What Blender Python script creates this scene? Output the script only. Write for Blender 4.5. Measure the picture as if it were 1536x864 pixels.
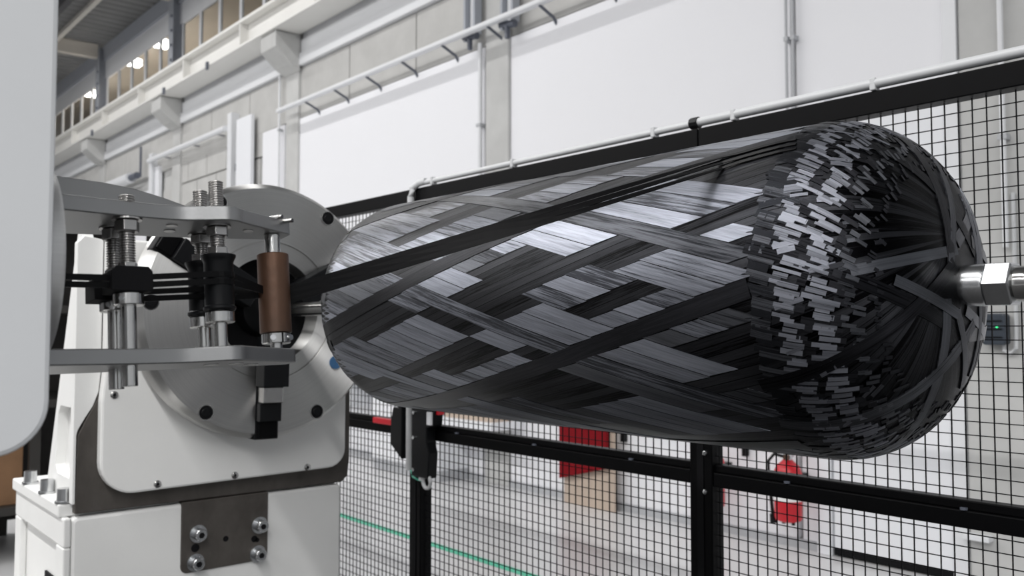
import bpy, math, random
import numpy as np
from mathutils import Vector, Matrix
random.seed(7); rng = np.random.default_rng(7)
S = bpy.context.scene
COL = S.collection
for o in list(bpy.data.objects): bpy.data.objects.remove(o)
PI = math.pi
R = math.radians

# ------------------------------------------------------------------ camera
ZC = 1.45
PITCH, YAW = R(2.646), R(40.61)
cd = bpy.data.cameras.new('camera'); cam = bpy.data.objects.new('camera', cd); COL.objects.link(cam)
cam.location = (0, 0, ZC)
fwd = Vector((-math.cos(YAW) * math.cos(PITCH), math.sin(YAW) * math.cos(PITCH), math.sin(PITCH)))
cam.rotation_euler = fwd.to_track_quat('-Z', 'Y').to_euler()
cd.sensor_width = 36; cd.lens = 1320 / 1536 * 36
cd.clip_start = .05; cd.clip_end = 200
cd.dof.use_dof = True; cd.dof.focus_distance = 1.65; cd.dof.aperture_fstop = 5.6
S.camera = cam

# ------------------------------------------------------------------ world, lights, exposure
w = bpy.data.worlds.new('hall_world'); S.world = w; w.use_nodes = True
bg = w.node_tree.nodes['Background']; bg.inputs[0].default_value = (.93, .96, 1, 1); bg.inputs[1].default_value = .45
def area(name, loc, sx, sy, power, color=(1, .992, .985)):
    l = bpy.data.lights.new(name, 'AREA'); l.shape = 'RECTANGLE'; l.size = sx; l.size_y = sy; l.energy = power; l.color = color
    o = bpy.data.objects.new(name, l); COL.objects.link(o); o.location = loc
    return o
area('ceiling_strip_light', (-12.3, 3.05, 6.88), 17.0, .14, 225)
area('ceiling_strip_light', (-3.5, -2.2, 6.88), 31.0, .30, 1500)
area('ceiling_strip_light', (-3.5, -8.0, 6.88), 31.0, .30, 1500)
S.view_settings.view_transform = 'Standard'; S.view_settings.look = 'None'
S.view_settings.gamma = 1; S.view_settings.use_curve_mapping = False
S.view_settings.exposure = 0.13

# ------------------------------------------------------------------ material helpers
def mat(name, color=(.5, .5, .5), rough=.5, metal=0., var=.0, vscale=8., vstretch=(1, 1, 1), bump=0., bscale=60., color2=None, spec=.5, emit=None, estr=0, coat=0):
    m = bpy.data.materials.new(name); m.use_nodes = True
    nt = m.node_tree; N = nt.nodes; L = nt.links
    p = N['Principled BSDF']
    p.inputs['Base Color'].default_value = (*color, 1); p.inputs['Roughness'].default_value = rough
    p.inputs['Metallic'].default_value = metal; p.inputs['Specular IOR Level'].default_value = spec
    if coat: p.inputs['Coat Weight'].default_value = coat
    if emit: p.inputs['Emission Color'].default_value = (*emit, 1); p.inputs['Emission Strength'].default_value = estr
    if var or color2 or bump:
        tc = N.new('ShaderNodeTexCoord'); mp = N.new('ShaderNodeMapping'); mp.inputs['Scale'].default_value = vstretch
        L.new(tc.outputs['Object'], mp.inputs['Vector'])
    if var or color2:
        nz = N.new('ShaderNodeTexNoise'); nz.inputs['Scale'].default_value = vscale; nz.inputs['Detail'].default_value = 6; nz.inputs['Roughness'].default_value = .6
        L.new(mp.outputs['Vector'], nz.inputs['Vector'])
        cr = N.new('ShaderNodeValToRGB'); L.new(nz.outputs['Fac'], cr.inputs['Fac'])
        c2 = color2 if color2 else tuple(c * (1 - var) for c in color)
        cr.color_ramp.elements[0].position = .3; cr.color_ramp.elements[1].position = .7
        cr.color_ramp.elements[0].color = (*c2, 1); cr.color_ramp.elements[1].color = (*color, 1)
        L.new(cr.outputs['Color'], p.inputs['Base Color'])
    if bump:
        nb = N.new('ShaderNodeTexNoise'); nb.inputs['Scale'].default_value = bscale; nb.inputs['Detail'].default_value = 4
        L.new(mp.outputs['Vector'], nb.inputs['Vector'])
        b = N.new('ShaderNodeBump'); b.inputs['Strength'].default_value = bump; b.inputs['Distance'].default_value = .002
        L.new(nb.outputs['Fac'], b.inputs['Height']); L.new(b.outputs['Normal'], p.inputs['Normal'])
    return m
M = {}
M['white_paint'] = mat('white_paint', (.87, .87, .855), .42, var=.05, vscale=3, bump=.05, bscale=220)
M['cover_white'] = mat('cover_white', (.74, .755, .77), .5, var=.04, vscale=3)
M['wall_white'] = mat('wall_white', (.82, .822, .85), .6, var=.02, vscale=.6)
M['door_white'] = mat('door_white', (.80, .81, .84), .5, var=.02, vscale=.6)
M['cladding'] = mat('cladding', (.72, .73, .75), .55, var=.03, vscale=1)
M['concrete'] = mat('concrete', (.56, .56, .55), .85, var=.18, vscale=2.2, bump=.15, bscale=40)
M['concrete_light'] = mat('concrete_light', (.53, .525, .51), .85, var=.14, vscale=2.6, bump=.15, bscale=40)
M['floor'] = mat('floor', (.66, .66, .665), .22, var=.12, vscale=.8, bump=.03, bscale=10)
M['sand_floor'] = mat('sand_floor', (.50, .47, .42), .5, var=.12, vscale=3)
M['skirting'] = mat('skirting', (.45, .46, .48), .5, var=.05)
M['beam_white'] = mat('beam_white', (.78, .77, .74), .45, var=.05, vscale=2)
M['grey_steel'] = mat('grey_steel', (.36, .38, .42), .5, var=.08)
M['pale_metal'] = mat('pale_metal', (.74, .75, .77), .4, var=.03)
M['dark_bracket'] = mat('dark_bracket', (.10, .11, .14), .5)
M['deck'] = mat('deck', (.22, .22, .22), .6, var=.15, vscale=2)
M['deck_light'] = mat('deck_light', (.55, .53, .49), .6, var=.1, vscale=2)
M['rafter'] = mat('rafter', (.60, .56, .50), .6, var=.1, vscale=2)
M['purlin'] = mat('purlin', (.05, .05, .055), .6)
M['room_beige'] = mat('room_beige', (.46, .425, .38), .8, var=.12, vscale=1.2)
M['lamp'] = mat('lamp', (1, 1, 1), .5, emit=(1, .98, .94), estr=5.0)
M['black_frame'] = mat('black_frame', (.0025, .0025, .003), .42, var=.2, vscale=30, spec=.10)
M['black_wire'] = mat('black_wire', (.004, .004, .005), .6, spec=.1)
M['pvc'] = mat('pvc', (.56, .57, .58), .35, var=.03, vscale=20)
M['rubber'] = mat('rubber', (.02, .02, .021), .8, var=.2, vscale=20)  # surface of the unseen floor sheet added to cut bounce light
M['dark_wall'] = mat('dark_wall', (.10, .10, .105), .8, var=.1, vscale=1)
M['red'] = mat('red', (.55, .010, .022), .35, var=.1)
M['red_cloth'] = mat('red_cloth', (.20, .0012, .006), .75, spec=.2, var=.15, vscale=14, bump=.2, bscale=50)
M['board'] = mat('board', (.55, .45, .37), .6, var=.15, vscale=3, vstretch=(6, 6, .6))
M['black_plastic'] = mat('black_plastic', (.006, .0065, .0075), .36, var=.15, vscale=30, spec=.2)
M['black_matte'] = mat('black_matte', (.005, .005, .006), .7, spec=.15)
M['slate_plastic'] = mat('slate_plastic', (.035, .045, .06), .4)
M['green_led'] = mat('green_led', (.05, .8, .3), .4, emit=(.05, .8, .25), estr=1.2)
M['green_tape'] = mat('green_tape', (.07, .52, .33), .5, var=.1)
M['green_wire'] = mat('green_wire', (.05, .45, .3), .5)
M['plate_alu'] = mat('plate_alu', (.33, .333, .335), .38, metal=.85, var=.10, vscale=5, bump=.05, bscale=260)
M['chrome'] = mat('chrome', (.62, .615, .60), .16, metal=1., var=.12, vscale=12)
M['steel'] = mat('steel', (.52, .51, .50), .26, metal=1., var=.15, vscale=18)
M['thread'] = mat('thread', (.46, .45, .44), .28, metal=1., var=.2, vscale=60)
M['zinc'] = mat('zinc', (.66, .67, .68), .25, metal=1., var=.15, vscale=25)
M['mill_steel'] = mat('mill_steel', (.115, .104, .094), .52, metal=.35, color2=(.066, .058, .052), vscale=5, vstretch=(1, 1.6, 1.1), bump=.2, bscale=60)
M['mill_steel_light'] = mat('mill_steel_light', (.21, .21, .205), .45, metal=.5, color2=(.14, .14, .138), vscale=6, bump=.1, bscale=60)
M['copper'] = mat('copper', (.135, .068, .040), .44, metal=.5, color2=(.07, .042, .029), vscale=9, vstretch=(1, 1, .8), bump=.25, bscale=90)
M['cardboard'] = mat('cardboard', (.22, .12, .06), .8, var=.2)
M['blue_cap'] = mat('blue_cap', (.045, .14, .30), .45)
M['shelf_dark'] = mat('shelf_dark', (.02, .018, .016), .6)
M['bag_dark'] = mat('bag_dark', (.03, .035, .05), .7)
M['label_white'] = mat('label_white', (.8, .8, .8), .6)

def fibre_mat(name, lo, hi, rough=.345, aniso=.86, towlines=False):
    m = bpy.data.materials.new(name); m.use_nodes = True
    nt = m.node_tree; N = nt.nodes; L = nt.links; p = N['Principled BSDF']
    uv = N.new('ShaderNodeUVMap'); uv.uv_map = 'tow'
    mp = N.new('ShaderNodeMapping'); mp.inputs['Scale'].default_value = (2.2, 9.0, 1); L.new(uv.outputs['UV'], mp.inputs['Vector'])
    nz = N.new('ShaderNodeTexNoise'); nz.inputs['Scale'].default_value = 1.0; nz.inputs['Detail'].default_value = 5; nz.inputs['Roughness'].default_value = .7
    L.new(mp.outputs['Vector'], nz.inputs['Vector'])
    mp2 = N.new('ShaderNodeMapping'); mp2.inputs['Scale'].default_value = (1.2, 2.3, 1); L.new(uv.outputs['UV'], mp2.inputs['Vector'])
    n2 = N.new('ShaderNodeTexNoise'); n2.inputs['Scale'].default_value = 1.0; n2.inputs['Detail'].default_value = 2; L.new(mp2.outputs['Vector'], n2.inputs['Vector'])
    ad = N.new('ShaderNodeMath'); ad.operation = 'ADD'; L.new(nz.outputs['Fac'], ad.inputs[0])
    ml = N.new('ShaderNodeMath'); ml.operation = 'MULTIPLY'; ml.inputs[1].default_value = .55; L.new(n2.outputs['Fac'], ml.inputs[0]); L.new(ml.outputs[0], ad.inputs[1])
    tn = N.new('ShaderNodeAttribute'); tn.attribute_name = 'tone'
    a2 = N.new('ShaderNodeMath'); a2.operation = 'ADD'; L.new(ad.outputs[0], a2.inputs[0]); L.new(tn.outputs['Fac'], a2.inputs[1])
    if towlines:
        sx = N.new('ShaderNodeSeparateXYZ'); L.new(uv.outputs['UV'], sx.inputs[0])
        sc = N.new('ShaderNodeMath'); sc.operation = 'MULTIPLY'; sc.inputs[1].default_value = 2.0; L.new(sx.outputs['Y'], sc.inputs[0])
        fr = N.new('ShaderNodeMath'); fr.operation = 'FLOOR'; L.new(sc.outputs[0], fr.inputs[0])
        wn_ = N.new('ShaderNodeTexWhiteNoise'); wn_.noise_dimensions = '1D'; L.new(fr.outputs[0], wn_.inputs['W'])
        m1 = N.new('ShaderNodeMath'); m1.operation = 'MULTIPLY_ADD'; m1.inputs[1].default_value = .5; m1.inputs[2].default_value = -.25; L.new(wn_.outputs['Value'], m1.inputs[0])
        f2 = N.new('ShaderNodeMath'); f2.operation = 'FRACT'; L.new(sc.outputs[0], f2.inputs[0])
        gt = N.new('ShaderNodeMath'); gt.operation = 'LESS_THAN'; gt.inputs[1].default_value = .09; L.new(f2.outputs[0], gt.inputs[0])
        m2 = N.new('ShaderNodeMath'); m2.operation = 'MULTIPLY_ADD'; m2.inputs[1].default_value = -.5; L.new(gt.outputs[0], m2.inputs[0]); L.new(m1.outputs[0], m2.inputs[2])
        a3 = N.new('ShaderNodeMath'); a3.operation = 'ADD'; L.new(a2.outputs[0], a3.inputs[0]); L.new(m2.outputs[0], a3.inputs[1]); a2 = a3
    cr = N.new('ShaderNodeValToRGB'); L.new(a2.outputs[0], cr.inputs['Fac'])
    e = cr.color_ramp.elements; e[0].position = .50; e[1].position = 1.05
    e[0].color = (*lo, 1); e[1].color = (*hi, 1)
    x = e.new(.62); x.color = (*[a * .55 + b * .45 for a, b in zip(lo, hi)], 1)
    L.new(cr.outputs['Color'], p.inputs['Base Color'])
    p.inputs['Metallic'].default_value = 1.; p.inputs['Roughness'].default_value = rough
    p.inputs['Anisotropic'].default_value = aniso
    at = N.new('ShaderNodeAttribute'); at.attribute_name = 'across'; L.new(at.outputs['Vector'], p.inputs['Tangent'])
    b = N.new('ShaderNodeBump'); b.inputs['Strength'].default_value = .35; b.inputs['Distance'].default_value = .0012
    L.new(nz.outputs['Fac'], b.inputs['Height']); L.new(b.outputs['Normal'], p.inputs['Normal'])
    return m
M['fibre_bright'] = fibre_mat('fibre_bright', (.04, .042, .049), (.285, .30, .345))
M['fibre_mid'] = fibre_mat('fibre_mid', (.018, .019, .022), (.12, .125, .14))
M['fibre_fringe'] = fibre_mat('fibre_fringe', (.02, .021, .025), (.24, .25, .285), rough=.36)
M['fibre_dark'] = fibre_mat('fibre_dark', (.002, .002, .0024), (.030, .0305, .035))
M['fibre_body'] = fibre_mat('fibre_body', (.002, .002, .0024), (.040, .041, .046), towlines=True)
M['fibre_black'] = mat('fibre_black', (.003, .003, .0035), .4, var=.3, vscale=60, spec=.12)

def turned_mat(name, color, rough=.42, aniso=.95):
    # lathe-turned face, axis along X of the object
    m = bpy.data.materials.new(name); m.use_nodes = True
    nt = m.node_tree; N = nt.nodes; L = nt.links; p = N['Principled BSDF']
    tc = N.new('ShaderNodeTexCoord')
    mu = N.new('ShaderNodeVectorMath'); mu.operation = 'MULTIPLY'; mu.inputs[1].default_value = (0, 1, 1); L.new(tc.outputs['Object'], mu.inputs[0])
    ln = N.new('ShaderNodeVectorMath'); ln.operation = 'LENGTH'; L.new(mu.outputs[0], ln.inputs[0])
    nm = N.new('ShaderNodeVectorMath'); nm.operation = 'NORMALIZE'; L.new(mu.outputs[0], nm.inputs[0])
    L.new(nm.outputs[0], p.inputs['Tangent'])
    nz = N.new('ShaderNodeTexNoise'); nz.noise_dimensions = '1D'; nz.inputs['Scale'].default_value = 160; nz.inputs['Detail'].default_value = 4
    L.new(ln.outputs['Value'], nz.inputs['W'])
    n3 = N.new('ShaderNodeTexNoise'); n3.inputs['Scale'].default_value = 4; n3.inputs['Detail'].default_value = 5; L.new(tc.outputs['Object'], n3.inputs['Vector'])
    mx = N.new('ShaderNodeMath'); mx.operation = 'MULTIPLY'; L.new(nz.outputs['Fac'], mx.inputs[0]); L.new(n3.outputs['Fac'], mx.inputs[1])
    cr = N.new('ShaderNodeValToRGB'); L.new(mx.outputs[0], cr.inputs['Fac'])
    cr.color_ramp.elements[0].position = .12; cr.color_ramp.elements[1].position = .4
    cr.color_ramp.elements[0].color = (*[c * .90 for c in color], 1); cr.color_ramp.elements[1].color = (*color, 1)
    L.new(cr.outputs['Color'], p.inputs['Base Color'])
    p.inputs['Metallic'].default_value = 1; p.inputs['Roughness'].default_value = rough; p.inputs['Anisotropic'].default_value = aniso
    return m
M['turned'] = turned_mat('turned', (.70, .695, .68))

# ------------------------------------------------------------------ mesh helpers
class MB:
    def __init__(s): s.v = []; s.f = []
    def add(s, v, f):
        k = len(s.v); s.v += [tuple(p) for p in v]; s.f += [tuple(i + k for i in q) for q in f]; return s
    def box(s, x0, x1, y0, y1, z0, z1):
        v = [(x, y, z) for x in (x0, x1) for y in (y0, y1) for z in (z0, z1)]
        return s.add(v, [(0, 1, 3, 2), (4, 6, 7, 5), (0, 4, 5, 1), (2, 3, 7, 6), (0, 2, 6, 4), (1, 5, 7, 3)])
    def cyl(s, p0, p1, r0, r1=None, n=20, caps=True):
        return s.lathe(p0, p1, [(0, r0), (1, r0 if r1 is None else r1)], n, caps)
    def lathe(s, p0, p1, prof, n=20, caps=True, rel=True):
        """prof: list of (t, r); t in 0..1 of p0->p1 (rel) or metres"""
        p0 = Vector(p0); d = Vector(p1) - p0; Ln = d.length; d.normalize()
        a = Vector((0, 0, 1)) if abs(d.z) < .9 else Vector((1, 0, 0))
        u = d.cross(a).normalized(); w_ = d.cross(u)
        v = []; f = []; k = len(prof)
        for t, r in prof:
            c = p0 + d * (t * Ln if rel else t)
            for j in range(n):
                q = 2 * PI * j / n; v.append(c + (u * math.cos(q) + w_ * math.sin(q)) * r)
        for i in range(k - 1):
            for j in range(n):
                j2 = (j + 1) % n; f.append((i * n + j, i * n + j2, (i + 1) * n + j2, (i + 1) * n + j))
        if caps: f.append(tuple(range(n))[::-1]); f.append(tuple(range((k - 1) * n, k * n)))
        return s.add(v, f)
    def prism(s, pts, axis, a0, a1):
        """extrude a 2-D outline along axis: 'x' (pts are y,z), 'y' (x,z), 'z' (x,y)"""
        def mk(p, q): return {'x': (q, p[0], p[1]), 'y': (p[0], q, p[1]), 'z': (p[0], p[1], q)}[axis]
        n = len(pts); v = [mk(p, a0) for p in pts] + [mk(p, a1) for p in pts]
        f = [tuple(range(n))[::-1], tuple(range(n, 2 * n))] + [(i, (i + 1) % n, n + (i + 1) % n, n + i) for i in range(n)]
        return s.add(v, f)
    def tube(s, pts, r, n=10):
        pts = [Vector(p) for p in pts]; v = []; f = []
        up = Vector((.13, .21, .97))
        for i, p in enumerate(pts):
            t = (pts[min(i + 1, len(pts) - 1)] - pts[max(i - 1, 0)]).normalized()
            u = t.cross(up).normalized(); w_ = t.cross(u)
            for j in range(n):
                q = 2 * PI * j / n; v.append(p + (u * math.cos(q) + w_ * math.sin(q)) * r)
        for i in range(len(pts) - 1):
            for j in range(n):
                j2 = (j + 1) % n; f.append((i * n + j, i * n + j2, (i + 1) * n + j2, (i + 1) * n + j))
        f.append(tuple(range(n))[::-1]); f.append(tuple(range((len(pts) - 1) * n, len(pts) * n)))
        return s.add(v, f)
    def ribbon(s, pts, wdir, width, thick):
        """flat strip through pts; wdir = width direction (one vector or one per point)"""
        pts = [Vector(p) for p in pts]; v = []; f = []
        for i, p in enumerate(pts):
            t = (pts[min(i + 1, len(pts) - 1)] - pts[max(i - 1, 0)]).normalized()
            wd = Vector(wdir[i] if isinstance(wdir, list) else wdir); wd = (wd - t * wd.dot(t)).normalized()
            nn = t.cross(wd).normalized()
            for a, b in ((-1, -1), (1, -1), (1, 1), (-1, 1)): v.append(p + wd * (a * width / 2) + nn * (b * thick / 2))
        for i in range(len(pts) - 1):
            for j in range(4):
                j2 = (j + 1) % 4; f.append((i * 4 + j, i * 4 + j2, (i + 1) * 4 + j2, (i + 1) * 4 + j))
        f.append((3, 2, 1, 0)); k = (len(pts) - 1) * 4; f.append((k, k + 1, k + 2, k + 3))
        return s.add(v, f)
    def build(s, name, m, parent=None, smooth=False, bevel=0, org=None):
        me = bpy.data.meshes.new(name)
        v = s.v
        if org is not None: v = [(p[0] - org[0], p[1] - org[1], p[2] - org[2]) for p in v]
        me.from_pydata(v, [], s.f); me.validate(); me.update()
        import bmesh
        b = bmesh.new(); b.from_mesh(me); bmesh.ops.recalc_face_normals(b, faces=b.faces); b.to_mesh(me); b.free()
        if m: me.materials.append(M[m] if isinstance(m, str) else m)
        o = bpy.data.objects.new(name, me); COL.objects.link(o)
        if org is not None: o.location = org
        if parent is not None:
            o.parent = parent
            if org is None and parent.type == 'EMPTY' and parent.get('_world'): o.location = -Vector(parent.location)
        if smooth:
            for p in me.polygons: p.use_smooth = True
            if hasattr(me, 'set_sharp_from_angle'): me.set_sharp_from_angle(angle=R(38))
        if bevel:
            bv = o.modifiers.new('bevel', 'BEVEL'); bv.width = bevel; bv.segments = 2; bv.limit_method = 'ANGLE'; bv.angle_limit = R(40)
        return o
def tag(o, label=None, cat=None, group=None, kind=None):
    if label: o['label'] = label
    if cat: o['category'] = cat
    if group: o['group'] = group
    if kind: o['kind'] = kind
    return o
def empty(name, loc=(0, 0, 0), label=None, cat=None, group=None, kind=None):
    """an Empty at the thing's base; its children are built in world coordinates and shifted back"""
    o = bpy.data.objects.new(name, None); COL.objects.link(o); o.location = loc; o.empty_display_size = .1
    o['_world'] = 1
    return tag(o, label, cat, group, kind)
def copy_tree(o, parent=None, dx=(0, 0, 0)):
    c = o.copy(); COL.objects.link(c); c.parent = parent
    if parent is None: c.location = Vector(o.location) + Vector(dx)
    for ch in list(o.children): copy_tree(ch, c)
    return c
def rr(y0, y1, z0, z1, r, n=6, corners=(1, 1, 1, 1)):
    """rounded rectangle outline; corners: (y0z0, y1z0, y1z1, y0z1)"""
    out = []
    for (cy, cz, a0, on) in ((y0, z0, 180, corners[0]), (y1, z0, 270, corners[1]), (y1, z1, 0, corners[2]), (y0, z1, 90, corners[3])):
        if not on: out.append((cy, cz)); continue
        ky = cy + (r if cy == y0 else -r); kz = cz + (r if cz == z0 else -r)
        for i in range(n + 1):
            a = R(a0 + 90 * i / n); out.append((ky + r * math.cos(a), kz + r * math.sin(a)))
    return out

# ================================================================== THE HALL
WY = 5.30                                  # inner face of the long wall
COLX = [-2.0 + .02, -6.37, -10.60, -14.83, -19.06, -23.3]
fl = MB().box(-40, 14, -14, WY + .4, -.1, 0).build('floor', 'floor'); tag(fl, 'polished light grey concrete hall floor', kind='structure')
mt_ = MB().box(-3.2, 7, .75, 2.2, .0, .012).box(-1.85, 7, .40, .75, .0, .012).box(-8, 7, -7, .40, .0, .012).build('added_dark_mat', 'rubber'); tag(mt_, 'unseen black floor sheet, added to darken the tank from below', 'mat')  # unseen sheet, put in so the underside of the tank stays dark
wf = MB().box(-40, 5, -10.3, -10, 0, 7.3).build('wall_front_added', 'dark_wall'); tag(wf, 'unseen dark grey opposite wall, added to darken reflections on the tank', kind='structure')  # unseen, added to block world light and dim what the tank reflects
# wall: core plus panels, blocks and cladding boards, each a piece of its own
wall = empty('wall_back', (-12, WY + .2, 0), 'long white and grey hall wall behind the fence', kind='structure')
MB().box(-32, 2, WY + .06, WY + .30, 0, 5.75).build('core', 'concrete', wall)
def wpart(name, m, x0, x1, z0, z1, y0=WY, y1=WY + .07, bev=.006): return MB().box(x0, x1, y0, y1, z0, z1).build(name, m, wall, bevel=bev)
wpart('panel', 'wall_white', COLX[1] + .17, -3.26, .056, 4.19)
wpart('panel', 'wall_white', -3.22, COLX[0] - .18, .056, 4.19)
wpart('panel', 'wall_white', COLX[2] + .05, COLX[1] - .22, .056, 4.19)
wpart('panel', 'wall_white', -11.55, COLX[2] - .28, .056, 4.19)
wpart('panel', 'wall_white', COLX[4] + .2, COLX[3] - 1.25, .10, 3.95)
wpart('panel', 'wall_white', -1.7, 1.9, .1, 4.19)
# concrete blocks of the bay with bare masonry
for i, x in enumerate(np.arange(-15.55, -11.7, .78)):
    for j, z in enumerate((2.0, 2.62, 3.24, 3.86)):
        off = .39 * (j % 2)
        wpart('block', 'concrete_light', x + off + .012, x + off + .768, z + .012, z + .608, WY + .012, WY + .07)
# lintel course of concrete slabs above the white panels
for b0, b1 in zip(COLX[1:], COLX[:-1]):
    n = 3; st = (b1 - b0) / n
    for i in range(n): wpart('slab', 'concrete_light', b0 + i * st + .01, b0 + (i + 1) * st - .01, 4.20, 4.86, WY + .008, WY + .07)
# stepped cladding boards under the crane beam
for b0, b1 in zip(COLX[1:], COLX[:-1]):
    wpart('cladding_board', 'cladding', b0 + .2, b1 - .2, 4.87, 5.03, WY - .05, WY + .07)
    wpart('cladding_board', 'cladding', b0 + .2, b1 - .2, 5.04, 5.22, WY - .02, WY + .07)
    wpart('cladding_board', 'cladding', b0 + .2, b1 - .2, 5.23, 5.75, WY + .01, WY + .07)
sk = MB().box(-14, -3.02, WY - .02, WY + .05, 0, .055).build('baseboard_back', 'skirting'); tag(sk, 'low grey skirting along the foot of the white wall', kind='structure')

# roller door bay at the right
dr = empty('door_1', (-2.6, WY, 0), 'white flush door panel with black floor seal beside concrete column', kind='structure')
MB().box(-2.98, COLX[0] - .26, WY - .03, WY + .02, .05, 2.9).build('panel', 'door_white', dr, bevel=.005)
MB().box(-2.98, COLX[0] - .26, WY - .035, WY + .02, .012, .05).build('floor_seal', 'black_matte', dr)
MB().box(-3.09, -2.99, WY - .05, WY + .02, 0, 3.0).build('jamb', 'door_white', dr, bevel=.005)
tr = MB().box(-2.235, -2.155, WY - .045, WY - .001, .02, 5.2).build('trim_1', 'pale_metal', bevel=.004); tag(tr, 'pale vertical guide strip left of the right-hand column', kind='structure')
# columns with corbels
cl = ['grey concrete column at the right edge behind the fence mesh', 'grey concrete column between the two widest white wall panels', 'grey concrete column under the largest corbel of the crane beam',
      'grey concrete column under the middle corbel, above the winding head', 'far grey concrete column under the smallest corbel in view', 'farthest grey concrete column hidden by the white cover']
for i, x in enumerate(COLX[:5]):
    xa, xb = (x - .17, x + .30) if i == 0 else (x - .17, x + .17)
    c = empty('concrete_column', (x, WY, 0), cl[i], 'column', 'hall columns')
    MB().box(xa, xb, WY - .03, WY + .2, 0, 5.75).build('shaft', 'concrete', c, bevel=.01)
    if i >= 1:
        MB().prism([(WY - .03, 4.80), (WY - .17, 4.88), (WY - .38, 5.06), (WY - .38, 5.27), (WY - .03, 5.27)], 'x', x - .22, x + .22).build('corbel', 'concrete', c, bevel=.01)
    if i >= 3:
        u = MB().box(x - .10, x + .10, WY - .16, WY - .14, 5.7, 7.2).box(x - .10, x + .10, WY + .02, WY + .04, 5.7, 7.2).box(x - .012, x + .012, WY - .14, WY + .02, 5.7, 7.2)
        u = u.build('steel_post', 'grey_steel', c)
        for z in (5.95, 6.2, 6.45, 6.7): MB().cyl((x + .06, WY - .18, z), (x + .06, WY - .16, z), .025, n=8).build('bolt', 'dark_bracket', u).location = (0, 0, 0)
# crane beam
cb = empty('crane_beam', (-16, WY - .25, 5.3), 'long cream white crane runway beam resting on the corbels', 'beam')
XA, XB = -31, -7.2
MB().box(XA, XB, WY - .42, WY - .04, 5.28, 5.31).build('bottom_flange', 'beam_white', cb)
MB().box(XA, XB, WY - .30, WY - .26, 5.31, 5.62).build('web', 'beam_white', cb)
MB().box(XA, XB, WY - .42, WY - .14, 5.62, 5.66).build('top_flange', 'beam_white', cb)
MB().box(XA, XB, WY - .32, WY - .24, 5.66, 5.74).build('crane_rail', 'pale_metal', cb)
for x in np.arange(-22, -7.5, 2.115): MB().box(x - .012, x + .012, WY - .41, WY - .30, 5.31, 5.62).build('stiffener', 'beam_white', cb)
for x in (-18.3, -14.3, -12.5): MB().box(x - .03, x + .03, WY - .45, WY - .42, 5.22, 5.33).build('splice', 'dark_bracket', cb)
# upper wall with windows
up = empty('wall_upper', (-16, WY + .2, 5.75), 'upper hall wall with a strip of office windows', kind='structure')
MB().box(-32, -7, WY, WY + .06, 5.75, 5.93).build('sill_band', 'cladding', up)
MB().box(-32, -7, WY - .01, WY + .06, 6.60, 6.95).build('lintel_band', 'cladding', up)
MB().box(-32, -7, WY - .06, WY + .2, 6.95, 7.25).build('eaves_band', 'grey_steel', up)
wn = 0
for b0, b1 in zip(COLX[2:], COLX[1:-1]):
    n = 5; st = (b1 - b0 - .3) / n
    for i in range(n):
        wn += 1; x0 = b0 + .15 + i * st; x1 = x0 + st
        win = empty('window_%d' % wn, ((x0 + x1) / 2, WY, 5.93), 'white framed office window above the crane beam', kind='structure')
        fm = MB(); a = .045
        fm.box(x0, x0 + a, WY - .015, WY + .02, 5.93, 6.60).box(x1 - a, x1, WY - .015, WY + .02, 5.93, 6.60).box(x0 + a, x1 - a, WY - .015, WY + .02, 5.93, 5.97).box(x0 + a, x1 - a, WY - .015, WY + .02, 6.56, 6.60)
        fm.build('window_frame', 'pale_metal', win)
        gm = bpy.data.materials.get('pane_glass')
        if not gm:
            gm = bpy.data.materials.new('pane_glass'); gm.use_nodes = True; p = gm.node_tree.nodes['Principled BSDF']
            p.inputs['Transmission Weight'].default_value = 1; p.inputs['Roughness'].default_value = 0; p.inputs['IOR'].default_value = 1.02; p.inputs['Base Color'].default_value = (.95, .96, .95, 1)
        MB().box(x0 + a, x1 - a, WY + .004, WY + .010, 5.97, 6.56).build('pane', gm, win)
of = empty('wall_office', (-16, 8, 5.7), 'beige office room behind the window strip', kind='structure')
MB().box(-32, -7, 7.6, 7.7, 5.6, 7.9).build('back', 'room_beige', of)
MB().box(-32, -7, WY + .2, 7.6, 7.8, 7.9).build('soffit', 'room_beige', of)
MB().box(-32, -7, WY + .32, 7.6, 5.55, 5.6).build('deck', 'room_beige', of)
LAMPZ = 6.98
for k, (x, z, lab) in enumerate(((-23.7, 7.42, 'round office ceiling lamp seen through the lowest window on the left'), (-20.5, 7.48, 'round office ceiling lamp behind the middle lit window'), (-18.72, 7.47, 'round office ceiling lamp closest to the steel post'))):
    l = empty('office_lamp', (x, 6.3, z), lab, 'lamp', 'office lamps behind the windows')
    MB().lathe((x, 6.3, z - .05), (x, 6.3, z + .05), [(0, .10), (.5, .17), (1, .18)], 20).build('diffuser', 'lamp', l, smooth=True)
    MB().cyl((x, 6.3, z + .05), (x, 6.3, 7.8), .012, n=8).build('rod', 'pale_metal', l)
    la = area('office_lamp_light', (x, 6.3, z - .07), .3, .3, 70, (1, .96, .90))
    la.parent = l; la.location = (0, 0, -.07)
rt = MB().box(-20.62, -20.48, 6.6, 6.62, 6.75, 7.05).build('red_sign', 'red'); tag(rt, 'small red sign inside the lit office window', 'sign')
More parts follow.
